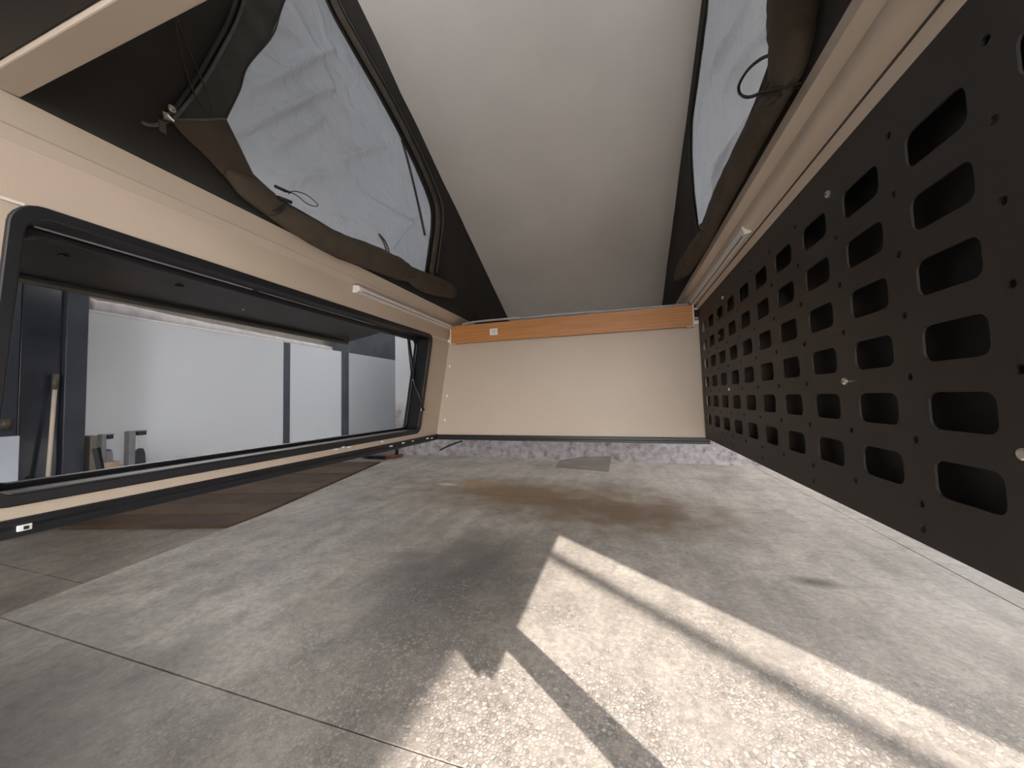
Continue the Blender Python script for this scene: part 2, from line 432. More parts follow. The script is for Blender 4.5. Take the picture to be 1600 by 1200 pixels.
WY0, WY1, WZ0, WZ1 = .302, 1.690, -.1757, .357
def mapL(y, z, d): return (xl(z) - d, y, z)
lw = MB(); plate(lw, [(YR, -.202), (YF+.03, -.202), (YF+.03, .452), (YR, .452)], [rounded(WY0, WY1, WZ0, WZ1, .035)], mapL, .03)
wall_left = structure(lw.build('wall_left', M['cream']), 'cream left wall of the canopy around the open side hatch')
# raised upper lining with a pale lower edge beside the hatch
for a, b_ in ((YR, WY0+.012), (WY1-.012, YF)):
    MB().prism([mapL(a, .352, -.001), mapL(b_, .352, -.001), mapL(b_, .357, -.001), mapL(a, .357, -.001)], (.003, 0, 0)).build('lining_edge', M['cream_line'], wall_left)

rw = MB().box((.398, YR, -.200), (.404, YF+.03, .45))
wall_right = structure(rw.build('wall_right', M['black_liner']), 'black inner skin of the canopy right wall')
MB().box((.404, YR, -.2065), (.410, YF+.03, .45)).build('outer_skin', M['cream_line'], wall_right)
def tube_rivet(y, z): MB().disc((.398, y, z), (-1, 0, 0), .0055, .003, 8).build('rivet', M['steel'], wall_right)
for y, z in ((1.640, .322), (1.640, .245), (1.640, .21), (1.645, .132), (1.643, .070), (1.640, -.005), (1.640, -.045), (1.642, -.112),
             (1.515, .068), (1.51, -.004), (1.51, -.046), (1.51, -.112)): tube_rivet(y, z)

# trims along the side-wall heads (continue over the cab)
def extrude_y(profile, y0, y1): return MB().prism([(x, y0, z) for x, z in profile], (0, y1-y0, 0))
tl = extrude_y([(-.9678, .450), (-.9500, .4685), (-.9475, .4685), (-.9085, .500), (-.9085, .525), (-.999, .525), (-.999, .450)], .20, YN)
structure(tl.build('trim_left', M['cream_trim'], bevel=.0015), 'cream rail along the head of the left canopy wall')
half = [(.3585 - .0265*(k/24) - .0135*math.sin(math.pi*k/24), .4405 + .046*(k/24) - .0078*math.sin(math.pi*k/24)) for k in range(25)]
tr = extrude_y([(.3675, .4155), (.3600, .4370)] + half + [(.312, .5005), (.312, .525), (.41, .525), (.41, .4155)], .20, YN)
structure(tr.build('trim_right', M['cream_trim'], bevel=0), 'cream rail with half-round bead along the head of the right canopy wall')
MB().box((.3580, .2, .4366), (.3630, YN, .4396)).build('shadow_gap', M['groove'], bpy.data.objects['trim_right'])
rb = MB().prism([(-.98, .245, .4985), (-.98, .283, .5005), (-.98, .283, .56), (-.98, .245, .56)], (1.37, 0, 0))
structure(rb.build('trim_rear', M['cream_trim'], bevel=.002), 'cream cross rail at the rear of the roof opening')

# bed platform over the cab and its nose
bp_ = MB().box((-.99, YF, .405), (.40, YN+.05, .432)).box((-.99, YN, .432), (.40, YN+.05, .54))
structure(bp_.build('trim_bed_platform', M['cream_trim']), 'cream bed platform reaching forward above the front wall')

# pop-up roof panel
def zroof(y): return 2.0 - .464*y
rf = MB().prism([(-.925, .20, zroof(.2)), (.335, .20, zroof(.2)), (.335, 3.24, zroof(3.24)), (-.925, 3.24, zroof(3.24))], (0, .017, .036))
structure(rf.build('ceiling', M['roof']), 'greyish cream sloping pop-up roof panel')

# black bottom rails
br = MB().box((-1.09, YF-.012, -.222), (.40, YF+.045, -.205)).box((-1.09, YF-.004, -.236), (.40, YF+.045, -.222))
trim_fb = structure(br.build('trim_front_sill', M['black_rubber'], bevel=.002), 'black rail under the front wall')
lp = [(-1.070, -.202), (-1.066, -.212), (-1.072, -.222), (-1.068, -.236), (-1.125, -.236), (-1.125, -.202)]
ls = extrude_y(lp, YR, YF+.04)
trim_ls = structure(ls.build('trim_left_sill', M['black_rubber'], bevel=.002), 'black rail under the left wall')
for px, py in ((525, 702), (536, 698.5), (545, 698.5), (597, 690), (611, 697), (630, 692), (645, 689), (668, 685), (675, 684.5)):
    p = onX(px, py, -1.065)
    MB().obox(p, (.003, 0, 0), (0, .006+random.random()*.006, 0), (0, 0, .0025)).build('paint_chip', M['white'], trim_ls)
p = onX(38, 824, -1.067)
lat = MB().obox(p, (.003, 0, 0), (0, .0085, 0), (0, 0, .0055)).build('rail_clip', M['white'], trim_ls, bevel=.001)
MB().obox(p + np.array([.003, .001, 0]), (.002, 0, 0), (0, .003, 0), (0, 0, .003)).build('clip_hole', M['black_rubber'], trim_ls)

# ================================================================ PERFORATED PANEL
COLY = [.13 + .1374*k for k in range(13)]       # .13 ... 1.779 ; columns of large slots
COLY = [.5425 + .1372*(k-3) for k in range(13)]
ROWZ = [.313 - .0846*k for k in range(6)]
def mapR(y, z, d): return (xr(z) - d, y, z)
outer = [(.175, -.2035), (1.868, -.2035), (1.868, .4165), (.175, .4165)]
holes = []
for y in COLY:
    for z in ROWZ:
        if y-.043 > .18 and y+.043 < 1.86: holes.append(rounded(y-.043, y+.043, z-.0232, z+.0232, .0125, 4))
def circ(y, z, r, k=10): return [(y+r*math.cos(2*math.pi*i/k), z+r*math.sin(2*math.pi*i/k)) for i in range(k)]
DOTZ = [.3575 - .0846*k for k in range(7)]
screws = {(5, 0), (5, 4), (10, 0), (10, 4)}
for ci in range(len(COLY)-1):
    y = COLY[ci] + .0686
    if not (.19 < y < 1.86): continue
    for ri, z in enumerate(DOTZ):
        if (ci, ri) in {(4, 0), (4, 4), (9, 0), (9, 4)}: continue
        if z > -.19: holes.append(circ(y, z, .0052))
for y in (.337, .612, .889, 1.165, 1.44): holes.append(circ(y, -.183, .0055))
pt = thing('perforated_panel', 'black perforated metal panel covering the whole right wall', 'panel', (.37, 1.02, -.2))
mb = MB(); plate(mb, outer, holes, lambda y, z, d: mapR(y, z, -d), .003); mb.build('sheet', M['black_panel'], pt)
for ci, ri in ((4, 0), (4, 4), (9, 0), (9, 4)):
    y = COLY[ci] + .0686 + (.01 if ri == 0 else .005); z = DOTZ[ri]
    s = MB().disc(mapR(y, z, 0), (-1, 0, 0), .0062, .004, 12).build('screw', M['steel'], pt, smooth=False)
    MB().disc(mapR(y, z, .0042), (-1, 0, 0), .0022, .0006, 6).build('socket', M['groove'], s)
# knob close to the lens at the right edge of the frame
p = onX(1601, 710, .366)
MB().disc(p, (-1, 0, 0), .006, .003, 14).build('plug', M['steel'], pt)

# ================================================================ SIDE HATCH
wf = thing('side_hatch', 'black framed side hatch in the left wall with its lid swung up', 'hatch', (-1.02, 1.0, WZ0))
outer = rounded(WY0-.004, WY1+.004, WZ0-.003, WZ1+.004, .04, 6)
inner = rounded(WY0+.016, WY1-.026, WZ0+.02, WZ1-.018, .03, 6)
mb = MB(); plate(mb, outer, [inner], lambda y, z, d: (xl(z)+.007-d, y, z), .085); mb.build('frame', M['black_rubber'], wf, bevel=.003)
inner2 = rounded(WY0+.030, WY1-.040, WZ0+.034, WZ1-.032, .028, 6)
outer2 = rounded(WY0+.014, WY1-.024, WZ0+.018, WZ1-.016, .03, 6)
mb = MB(); plate(mb, outer2, [inner2], lambda y, z, d: (xl(z)-.060-d, y, z), .02); mb.build('seal', M['black_rubber'], wf, bevel=.003)
MB().box((xl(-.16)-.070, WY0+.03, WZ0+.014), (xl(-.16)+.004, WY1-.05, WZ0+.0225)).build('sill_ledge', M['sill_dirt'], wf)
# dusty sill above; pale strips added to imitate the highlight along the hinge
MB().tube([(-1.026, .34, WZ1-.020), (-1.026, .74, WZ1-.020)], (.0022, .0022), 6).build('hinge_highlight', M['alu'], wf)
MB().tube([(-1.026, .76, WZ1-.020), (-1.026, 1.28, WZ1-.020)], (.0014, .0014), 6).build('hinge_highlight', M['alu'], wf)
p = onX(658, 640, -1.045)
MB().obox(p, (.003, 0, 0), (0, .004, 0), (0, 0, .007)).build('latch_plate', M['alu'], wf, bevel=.001)
p0 = onX(505, 698, -1.075); p1 = onX(545, 693, -1.075)
MB().tube(smooth_path([p0, (p0+p1)/2+np.array([0, 0, .004]), p1]), .006, 6).build('tape_scrap', M['white'], wf)

lz0, lz1 = .368, .335
def lidp(x): return lz0 + (lz1-lz0)*(x+1.03)/(-.40)
poly = [(-1.035, .22), (-1.035, 1.455), (-1.05, 1.475), (-1.40, 1.56), (-1.425, 1.545), (-1.43, 1.50), (-1.43, .22)]
mb = MB().prism([(x, y, lidp(x)) for x, y in poly], (0, 0, .016)); lid = mb.build('lid', M['lid'], wf, bevel=.002)
mb = MB().box((-1.447, .22, lidp(-1.43)-.016), (-1.428, 1.56, lidp(-1.43)+.016)); mb.build('lid_rim', M['lid_rim'], lid, bevel=.002)
mb = MB().box((-1.43, .22, lidp(-1.43)-.007), (-1.412, 1.55, lidp(-1.43)+.004)); mb.build('lid_lip', M['black_rubber'], lid, bevel=.002)
for px, py in ((330, 480), (380, 483), (383, 492)):
    p = onZ(px, py, .346); MB().disc(p, (0, 0, -1), .004, .004, 8).build('screw', M['steel'], lid)
for px, py in ((100, 401), (280, 447)):
    p = onZ(px, py, .350); MB().disc(p, (0, 0, -1), .009, .003, 10).build('rubber_pad', M['black_rubber'], lid)
c = onX(541, 528, -1.37)
kn = MB()
for k in range(6):
    a = k*math.pi/3+.3; kn.tube([c, c + np.array([0, .022*math.cos(a), .014*math.sin(a)])], (.003, .0012), 5)
kn.build('wing_knob', M['chrome'], lid)
MB().tube([c+np.array([0,0,.012]), c+np.array([0, 0, -.012])], .012, 10).build('knob_base', M['black_rubber'], lid)

a = onX(637, 520, -1.10); b_ = onX(645.5, 590, -1.085); c = onX(662, 642, -1.008)
b_ = onX(645.5, 590, -1.06)
MB().tube([a, b_], .010, 10).build('gas_strut', M['black_rubber'], wf, smooth=True)
MB().tube([b_, c], .0062, 8).build('strut_rod', M['black_rubber'], wf, smooth=True)

# rear hatch lid, seen as the dark corner
rl = thing('rear_hatch', 'dark underside of the raised rear hatch at the top left corner', 'hatch', (-.30, .2, .52))
MB().prism([(-1.0, .243, .507), (.40, .243, .507), (.40, -.75, .80), (-1.0, -.75, .80)], (0, .006, .02)).build('lid_panel', M['lid'], rl)

# ================================================================ ORANGE BOARD ETC
bd = thing('bed_edge_board', 'orange wood-grain board across the top of the front wall', 'board', (-.31, 1.86, .335))
pl = rounded(-.957, .344, .334, .439, .006, 3)
mb = MB(); plate(mb, pl, [], lambda x, z, d: (x, YF-.032+d, z), .018); mb.build('board', M['oak'], bd)
for xx, s_ in ((-.959, 1), (.345, -1)):
    e_ = MB().box((xx-.003, YF-.034, .331), (xx+.003, YF-.012, .440)); e_.box((min(xx, xx+s_*.03), YF-.034, .3305), (max(xx, xx+s_*.03), YF-.014, .334))
    e_.build('end_cap', M['cream_line'], bd)
c = onY(771.5, 518.5, YF-.034)
so = MB().box((c[0]-.024, YF-.038, c[2]-.019), (c[0]+.024, YF-.031, c[2]+.019)).build('socket_plate', M['white'], bd, bevel=.002)
MB().box((c[0]-.012, YF-.0395, c[2]-.011), (c[0]+.013, YF-.037, c[2]+.011)).build('switch', M['led_lens'], so, bevel=.001)
# soft grey edging that bows above the board
pth = [onY(722, 507, YF-.02), onY(745, 502.5, YF-.02), onY(800, 497.5, YF-.02), onY(900, 489.5, YF-.02), onY(1000, 482.0, YF-.02), onY(1075, 475.5, YF-.02)]
tag(MB().tube(smooth_path(pth), .0062, 8).build('grey_edging', M['cable_grey'], smooth=True), 'thin lavender-grey padding edge bowing along the top of the orange board', 'edging')
# bracket pieces at the two ends of the board
for xx, s_ in ((-.978, 1), (.358, -1)):
    t = thing('board_bracket', 'small white and tan end bracket at the %s end of the orange board' % ('left' if s_ > 0 else 'right'), 'bracket', (xx, YF-.012, .347))
    MB().box((xx-.018, YF-.022, .345), (xx+.018, YF-.002, .362)).build('foot', M['white'], t)
    MB().box((xx-.014, YF-.018, .368), (xx+.018, YF-.002, .381)).build('wood_block', M['card'], t)
    MB().box((xx-.016, YF-.006, .381), (xx+.018, YF-.001, .43)).build('dark_gap', M['black_liner'], t)
    MB().box((xx-.006, YF-.02, .418), (xx+.016, YF-.002, .425)).build('upper_tab', M['white'], t)
# paint chips on the front wall
for px, py in ((702.5, 572.5), (698.5, 618.5), (695, 656.5)):
    p = onY(px, py, YF-.001)
    MB().obox(p, (.004, 0, .002), (0, .0015, 0), (-.002, 0, .006)).build('screw_cap', M['white'], wall_front)
for px in (787, 792, 797, 801):
    p = onY(px, 678+random.random()*1.2, YF-.001); MB().obox(p, (.002, 0, 0), (0, .001, 0), (0, 0, .0012)).build('speck', M['groove'], wall_front)

# LED bars
def led(sign):
    y0, y1 = 1.085, 1.845
    if sign < 0:
        prof = [(-.973, .448), (-.945, .4455), (-.938, .4365), (-.941, .4245), (-.955, .4200), (-.976, .4215)]
        lens = [(-.9370, .4355), (-.9400, .4255), (-.9390, .4252), (-.9360, .4352)]
        lab = 'slim pale LED bar under the left roof rail'
    else:
        prof = [(.346, .469), (.334, .467), (.328, .453), (.334, .436), (.348, .438), (.354, .449)]
        lens = [(.3290, .4500), (.3335, .4375), (.3325, .4370), (.3280, .4495)]
        lab = 'slim pale LED bar under the right roof rail'
    t = thing('led_bar', lab, 'light bar', (prof[0][0], 1.45, prof[0][1]), 'LED bars under the roof rails')
    extrude_y(prof, y0, y1).build('housing', M['led_body'], t, bevel=.001)
    extrude_y(lens, y0+.012, y1-.01).build('diffuser', M['led_lens'], t)
    c = np.mean(np.array(prof), axis=0)
    big = [tuple(c + (np.array(q)-c)*1.06) for q in prof]
    extrude_y(big, y0-.004, y0+.012).build('end_cap', M['led_body'], t, bevel=.001)
    q = lens[1]
    extrude_y([(q[0]+.0012, q[1]+.0005), (q[0]-.0012, q[1]+.0005), (q[0]-.0012, q[1]-.0015), (q[0]+.0012, q[1]-.0015)], y0+.012, y1-.01).build('lens_gap', M['groove'], t)
led(-1); led(1)
p = onX(589, 443, -.945); 
MB().obox(p, (.003, 0, .002), (0, .004, 0), (0, 0, .003)).build('rail_plug', M['cream_line'], bpy.data.objects['trim_left'])

# ================================================================ TENT WALLS
XLW, XRW = -.905, .3145
def LW(x, y, X=XLW): p = onX(x, y, X); return (p[1], p[2])
def RW(x, y, X=XRW): p = onX(x, y, X); return (p[1], p[2])
def grid_pts(poly, step):
    ys = [p[0] for p in poly]; zs = [p[1] for p in poly]; out = []
    y = min(ys) + step
    while y < max(ys):
        z = min(zs) + step
        while z < max(zs):
            q = (y + random.uniform(-.2, .2)*step, z + random.uniform(-.2, .2)*step)
            if inside(q, poly): out.append(q)
            z += step
        y += step
    return out
def sheet(outer, holes, X, amp, step, seed=0, freq=6., thick=0.0):
    pts = [p for p in grid_pts(outer, step) if not any(inside(p, h) for h in holes)]
    v2, f2 = fill2d(outer, holes, pts)
    mb = MB(); mb.add([(X + amp*noise.noise(Vector((y*freq, z*freq, seed))), y, z) for y, z in v2], f2); return mb
tri = [(.245, .499), (3.235, .499), (3.235, .512), (.245, zroof(.245)+.013)]

# -- left tent wall
filmL_px = [(452, -60), (425, 30), (386, 98), (372, 140), (352, 184), (366, 220), (392, 270), (440, 312), (500, 345), (580, 396), (640, 432), (662, 432), (672, 380), (674, 330), (656, 276), (628, 216), (590, 146), (550, 76), (516, 12), (484, -60)]
filmL = [LW(*p) for p in filmL_px]
tw = thing('tent_side_wall', 'dark brown tent side wall with clear window above the left rail', 'tent wall', (XLW, 1.5, .5))
mb = sheet(tri, [filmL], XLW, .006, .06, 1, 5); mb.build('canvas', M['fabric_dark'], tw, smooth=True, fix=False)
fo = [LW(x, y, XLW) for x, y in [(446, -66), (418, 30), (380, 98), (366, 140), (345, 184), (358, 224), (384, 276), (434, 320), (496, 352), (576, 402), (638, 438), (678, 440), (692, 380), (693, 322), (673, 266), (645, 206), (607, 136), (567, 66), (533, 2), (503, -72)]]
FOLDS = [(LW(*a), LW(*b), am, wd) for a, b, am, wd in [((368, 206), (525, 132), .016, .016), ((385, 142), (525, 72), .014, .018), ((428, 232), (515, 178), .010, .014),
    ((425, 30), (470, 62), .012, .012), ((400, 75), (440, 100), .010, .010), ((440, 285), (545, 262), .010, .02), ((520, 250), (612, 222), .012, .016),
    ((480, 335), (560, 345), .010, .016), ((560, 300), (650, 352), .012, .022), ((600, 405), (655, 330), .012, .02), ((470, 20), (520, 120), .008, .02), ((540, 370), (600, 380), .008, .012)]]
FOLDS += [((y0+5*0-0, z0), (y1, z1), am, wd) for (y0, z0), (y1, z1), am, wd in
    [((RW(*a)[0]-5, RW(*a)[1]), (RW(*b)[0]-5, RW(*b)[1]), .014, .02) for a, b in [((1180, 60), (1120, 150)), ((1160, 190), (1110, 290)), ((1190, 150), (1130, 270)), ((1150, 20), (1105, 120)), ((1150, 200), (1100, 330))]]]
def wr_(y, z):   # creases of the slack film
    a = noise.noise(Vector((y*4, z*9, 3.1))); b__ = noise.noise(Vector((y*11+z*6, z*14, 8.7)))
    r_ = max(0., 1-abs(noise.noise(Vector((y*3.2+z*2., z*6.5, 5.5))))*7)
    v = .008*a + .003*b__
    for (y0, z0), (y1, z1), am, wd in FOLDS:
        dy, dz = y1-y0, z1-z0; t = max(0., min(1., ((y-y0)*dy+(z-z0)*dz)/(dy*dy+dz*dz)))
        t2 = t + .0; d2 = (y-y0-dy*t2)**2+(z-z0-dz*t2)**2 + .00002*noise.noise(Vector((y*30, z*30, 1)))
        v += 1.9*am*math.exp(-d2/(.64*wd*wd))*(1-.6*abs(2*t-1))
    return v
pts = grid_pts(fo, .011); v2, f2 = fill2d(fo, [], pts)
mb = MB().add([(XLW-.020+wr_(y, z), y, z) for y, z in v2], f2); mb.build('window_film', M['film'], tw, smooth=True, fix=False)
# left mesh flap, folded back over the film
mf = [LW(x, y, -.893) for x, y in [(470, -70), (440, 10), (425, 55), (386, 102), (374, 138), (352, 185), (310, 190), (268, 193), (286, 165), (318, 122), (345, 75), (372, 20), (396, -70)]]
pts = grid_pts(mf, .02); v2, f2 = fill2d(mf, [], pts)
flapm = MB().add([(-.891+.006*noise.noise(Vector((y*9, z*14, 2))), y, z) for y, z in v2], f2).build('mesh_flap', M['mesh'], tw, smooth=True, fix=False)
def ribbon(mb, pixels, X, r, k=8, n=6):
    return mb.tube(smooth_path([onX(x, y, X) for x, y in pixels], k), r, n)
ribbon(MB(), [(400, -70), (375, 20), (348, 76), (320, 124), (289, 166), (266, 190)], -.888, .004).build('zipper_tape', M['zip'], flapm, smooth=True)
ribbon(MB(), [(388, -70), (362, 20), (336, 72), (308, 120), (280, 160), (262, 184)], -.889, .0045).build('zipper_teeth', M['cord'], flapm, smooth=True)
ribbon(MB(), [(472, -70), (441, 10), (426, 55), (387, 103), (375, 139), (353, 185)], -.889, .0022).build('hem', M['cord'], flapm, smooth=True)
ribbon(MB(), [(270, 187), (310, 187.5), (352, 185.5)], -.884, .003).build('zipper_tape', M['zip'], flapm, smooth=True)
ribbon(MB(), [(222, 192), (240, 196), (262, 190)], -.892, .0035).build('zipper_tail', M['zip'], tw, smooth=True)
# flap under the zipper that runs into the roll
ff = [LW(x, y, -.885) for x, y in [(266, 192), (310, 188), (352, 186), (374, 230), (394, 272), (418, 294), (446, 316), (424, 338), (394, 316), (352, 278), (314, 240), (284, 214)]]
pts = grid_pts(ff, .015); v2, f2 = fill2d(ff, [], pts)
MB().add([(-.882+.010*noise.noise(Vector((y*7, z*9, 4))), y, z) for y, z in v2], f2).build('lower_flap', M['roll'], tw, smooth=True, fix=False)
def roll(name, pix, X, mt, parent, seed=0, k=7):
    # pix: (x, y, radius in pixels); the bundle lies against the wall, so it is flattened across
    P = [onX(x, y, X) for x, y, r in pix]
    rr = [r_*float((R.T @ p)[2])/F for p, (_, _, r_) in zip(P, pix)]
    q = smooth_path([tuple(p)+(r_,) for p, r_ in zip(P, rr)], k)
    mb = MB(); rads = []
    for i, c_ in enumerate(q):
        e = 1 + .10*noise.noise(Vector((i*.45, seed, 0)))
        rads.append((c_[3]*.75*e, c_[3]*e))
    mb.tube([c_[:3] for c_ in q], rads, 14, flat=(1, 0, 0))
    return mb.build(name, mt, parent, smooth=True)
rollL = thing('rolled_window_flap', 'brown canvas flap rolled up and tied along the left tent window', 'rolled flap', tuple(onX(560, 410, -.880)))
roll('canvas_roll', [(352, 268, 6), (385, 292, 19), (430, 326, 18), (470, 352, 20), (530, 384, 20), (585, 404, 20), (625, 421, 17), (640, 428, 13), (660, 440, 16), (690, 450, 14), (706, 456, 10), (712, 458, 3)], -.880, M['roll'], rollL, 1)
def tie(parent, x, y, X, r, seed, mt, axis=(0, 1, -.4)):
    p = onX(x, y, X); mb = MB(); r *= 1.15
    for d in (-.004, .004): mb.ring(p + np.array([0, d, 0]), axis, r, .0022, 18, 5, 1.15)
    return mb.build('tie_cord', mt, parent, smooth=True)
tie(rollL, 430, 326, -.880, .0225, 0, M['cord'], (0, .75, -.6)); tie(rollL, 641, 429, -.880, .024, 1, M['roll'], (0, .9, -.35))
# toggle and elastic loop
tg = MB().tube([onX(430, 291, -.862), onX(452, 301, -.862)], .0042, 8).tube([onX(436, 309, -.862), onX(455, 316, -.862)], .005, 8)
tg.build('toggle', M['cord'], rollL, smooth=True)
MB().tube([onX(431, 303.5, -.862), onX(450, 302.5, -.862)], .0028, 6).build('toggle_spring', M['white'], rollL)
lp_ = [(449, 301), (462, 299), (478, 304), (490, 313), (497, 321), (490, 322), (478, 317), (466, 307), (453, 300)]
ribbon(MB(), lp_, -.862, .0014, 5, 5).build('elastic_loop', M['cord'], rollL, smooth=True)
ribbon(MB(), [(448, 318), (440, 330), (432, 335), (420, 337)], -.858, .0013, 5, 5).build('elastic_loop', M['cord'], rollL, smooth=True)
ribbon(MB(), [(600, 404), (604, 396), (600, 380), (592, 366), (600, 374), (606, 386), (610, 402), (617, 414)], -.872, .0032, 5, 5).build('tie_tail', M['roll'], rollL, smooth=True)
# zipped edge of the window: band with two dark pipings
band_px = [(492, -70), (526, 12), (560, 74), (600, 144), (637, 213), (665, 273), (682, 318), (684, 350), (680, 385), (674, 428)]
P = smooth_path([onX(x, y, XLW+.010) for x, y in band_px], 6)
bnd = MB().tube(P, [(.006, .021)]*len(P), 10, flat=(1, 0, 0)).build('zipper_band', M['zip_band'], tw, smooth=True)
ribbon(MB(), [(x-10, y+2) for x, y in band_px], XLW+.014, .004).build('piping', M['cord'], bnd, smooth=True)
ribbon(MB(), [(x+8, y-2) for x, y in band_px], XLW+.014, .0035).build('piping', M['zip'], bnd, smooth=True)
ribbon(MB(), [(x+10, y-3) for x, y in band_px], XLW+.011, .004).build('piping', M['cord'], bnd, smooth=True)
ribbon(MB(), [(628, 218), (640, 262), (652, 312), (664, 368)], XLW+.006, (.006,)*25).build('strap', M['mesh'], tw, smooth=True)
ribbon(MB(), [(273, 18), (276, 50), (284, 90), (300, 138), (318, 168), (328, 176), (330, 166), (322, 140), (300, 90), (280, 40), (274, 20)], -.878, .0018, 6, 5).build('hanging_loop', M['roll'], tw, smooth=True)
zp = thing('zipper_pull', 'pair of bright metal zipper pulls at the lower corner of the left mesh flap', 'zipper pull', tuple(onX(258, 186, -.875)))
c = onX(258, 182, -.877)
MB().obox(c, (.005, 0, 0), (0, .006, .002), (0, -.002, .007)).build('slider', M['chrome'], zp, bevel=.002)
c2 = onX(268, 172, -.875); MB().obox(c2, (.004, 0, 0), (0, .005, .003), (0, -.002, .005)).build('slider', M['chrome'], zp, bevel=.002)
MB().ring(onX(269, 170, -.868), (1, 0, 0), .006, .0014, 12, 5).build('ring', M['chrome'], zp, smooth=True)
c3 = onX(254, 198, -.872); MB().obox(c3, (.001, 0, 0), (0, .006, 0), (0, -.001, .012)).build('pull_tab', M['tin'], zp, bevel=.001)
MB().tube([onX(262, 180, -.870), onX(272, 190, -.868)], .002, 6).build('pull_tab', M['chrome'], zp)

# -- right tent wall
filmR_px = [(1112, -60), (1106, 20), (1094, 110), (1082, 190), (1082, 240), (1086, 300), (1092, 352), (1096, 366), (1114, 338), (1140, 250), (1178, 160), (1204, 90), (1212, -60)]
filmR = [RW(*p) for p in filmR_px]
tw2 = thing('tent_side_wall', 'dark tent side wall with clear window above the right rail', 'tent wall', (XRW, 1.5, .5))
mb = sheet(tri, [filmR], XRW, .004, .06, 9, 5); mb.build('canvas', M['fabric_dark'], tw2, smooth=True, fix=False)
fo = [RW(*p) for p in [(1098, -80), (1090, 20), (1078, 110), (1066, 190), (1064, 240), (1068, 300), (1076, 360), (1092, 392), (1124, 345), (1150, 256), (1188, 166), (1214, 92), (1224, -80)]]
pts = grid_pts(fo, .012); v2, f2 = fill2d(fo, [], pts)
mb = MB().add([(XRW+.020-wr_(y-5, z), y, z) for y, z in v2], f2); mb.build('window_film', M['film'], tw2, smooth=True, fix=False)
ribbon(MB(), [(1104, -60), (1100, 20), (1090, 110), (1079, 190), (1077, 240), (1081, 300), (1088, 350), (1094, 375)], XRW-.004, .005).build('zipper_band', M['cord'], tw2, smooth=True)
rollR = thing('rolled_window_flap', 'brown canvas flap gathered and tied along the right tent window', 'rolled flap', tuple(onX(1150, 260, .29)))
roll('canvas_roll', [(1244, -60, 50), (1240, 10, 44), (1236, 70, 38), (1228, 115, 30), (1218, 142, 22), (1200, 172, 24), (1176, 215, 24), (1152, 262, 22), (1128, 310, 20), (1112, 346, 16), (1100, 372, 15), (1084, 396, 16), (1070, 418, 14), (1060, 430, 9), (1056, 434, 3)], .292, M['roll'], rollR, 3)
tie(rollR, 1219, 140, .289, .0225, 2, M['cord'], (0, .6, -.8)); tie(rollR, 1108, 355, .291, .023, 3, M['roll'], (0, .8, -.5))
ribbon(MB(), [(1203, 86), (1186, 94), (1168, 110), (1155, 132), (1156, 146), (1168, 152), (1186, 146), (1200, 134), (1204, 124)], .285, .0032, 6, 6).build('elastic_loop', M['cord'], rollR, smooth=True)
ribbon(MB(), [(1112, 345), (1103, 350), (1097, 362), (1097, 384)], .283, .0022, 6, 6).build('elastic_loop', M['cord'], rollR, smooth=True)
ribbon(MB(), [(1228, 138), (1236, 128), (1246, 118)], .270, .003, 6, 6).build('tie_tail', M['cord'], rollR, smooth=True)
ribbon(MB(), [(1190, 165), (1205, 160), (1218, 150)], .268, .004, 6, 6).build('tie_tail', M['cord'], rollR, smooth=True)
# -- rear tent wall, unseen; upper part left open to light the roof
tag(MB().add([(-.905, .247, .499), (.3145, .247, .499), (.3145, .247, 1.30), (-.905, .247, 1.30)], [(0, 1, 2, 3)]).build('tent_rear_wall', M['fabric_dark']), 'dark unseen lower tent canvas at the rear, cut low to let light in', 'tent wall')

# ================================================================ OUTSIDE THE LEFT HATCH
XB = -3.25
ub = thing('white_panel_unit', 'long white panelled cabin standing outside the left hatch', 'cabin', (XB-.4, 2.0, -H))
def yb(px): r = ray(px, 600); return XB*r[1]/r[0]
ztop = .622
MB().box((XB-.9, yb(100), -H), (XB-.022, 4.75, ztop-.01)).build('core', M['blue_white'], ub)
for a, b_ in ((100, 443), (452, 533.5), (544, 630)):
    MB().box((XB-.022, yb(a), -H), (XB, yb(b_), ztop)).build('panel', M['blue_white'], ub, bevel=.002)
MB().box((XB-.022, yb(443), -H), (XB+.012, yb(452), ztop)).build('post', M['post'], ub, bevel=.003)
MB().box((XB-.022, yb(533.5), -H), (XB+.012, yb(537.5), ztop)).build('post', M['post'], ub, bevel=.003)
MB().box((XB-.022, yb(539.5), -H), (XB+.012, yb(544), ztop)).build('post', M['post'], ub, bevel=.003)
MB().box((XB-.022, yb(537.5), -H), (XB-.004, yb(539.5), ztop)).build('post_web', M['alu'], ub)
MB().box((XB-.01, yb(100), ztop-.004), (XB+.006, yb(440), ztop+.008)).build('edge_strip', M['white'], ub)
MB().box((XB-.75, yb(100), ztop-.01), (XB-.4, 4.7, ztop+.40)).build('roof_ridge', M['grey_box'], ub)
MB().box((XB-.3, yb(545), ztop-.01), (XB-.0, 4.7, ztop+.42)).build('dark_cowl', M['cowl'], ub, bevel=.01)
q = smooth_path([(XB-.13, yb(px), ztop+.055+dz) for px, dz in ((150, 0), (220, .006), (300, -.004), (380, -.010), (450, -.016), (530, -.02))], 6)
tag(MB().tube(q, [(.052+.006*noise.noise(Vector((i*.7, 0, 0))))*(1-.45*i/len(q)) for i in range(len(q))], 12).build('film_roll', M['film_roll'], smooth=True), 'pinkish grey roll of wrapping film lying along the top of the white cabin', 'film roll')

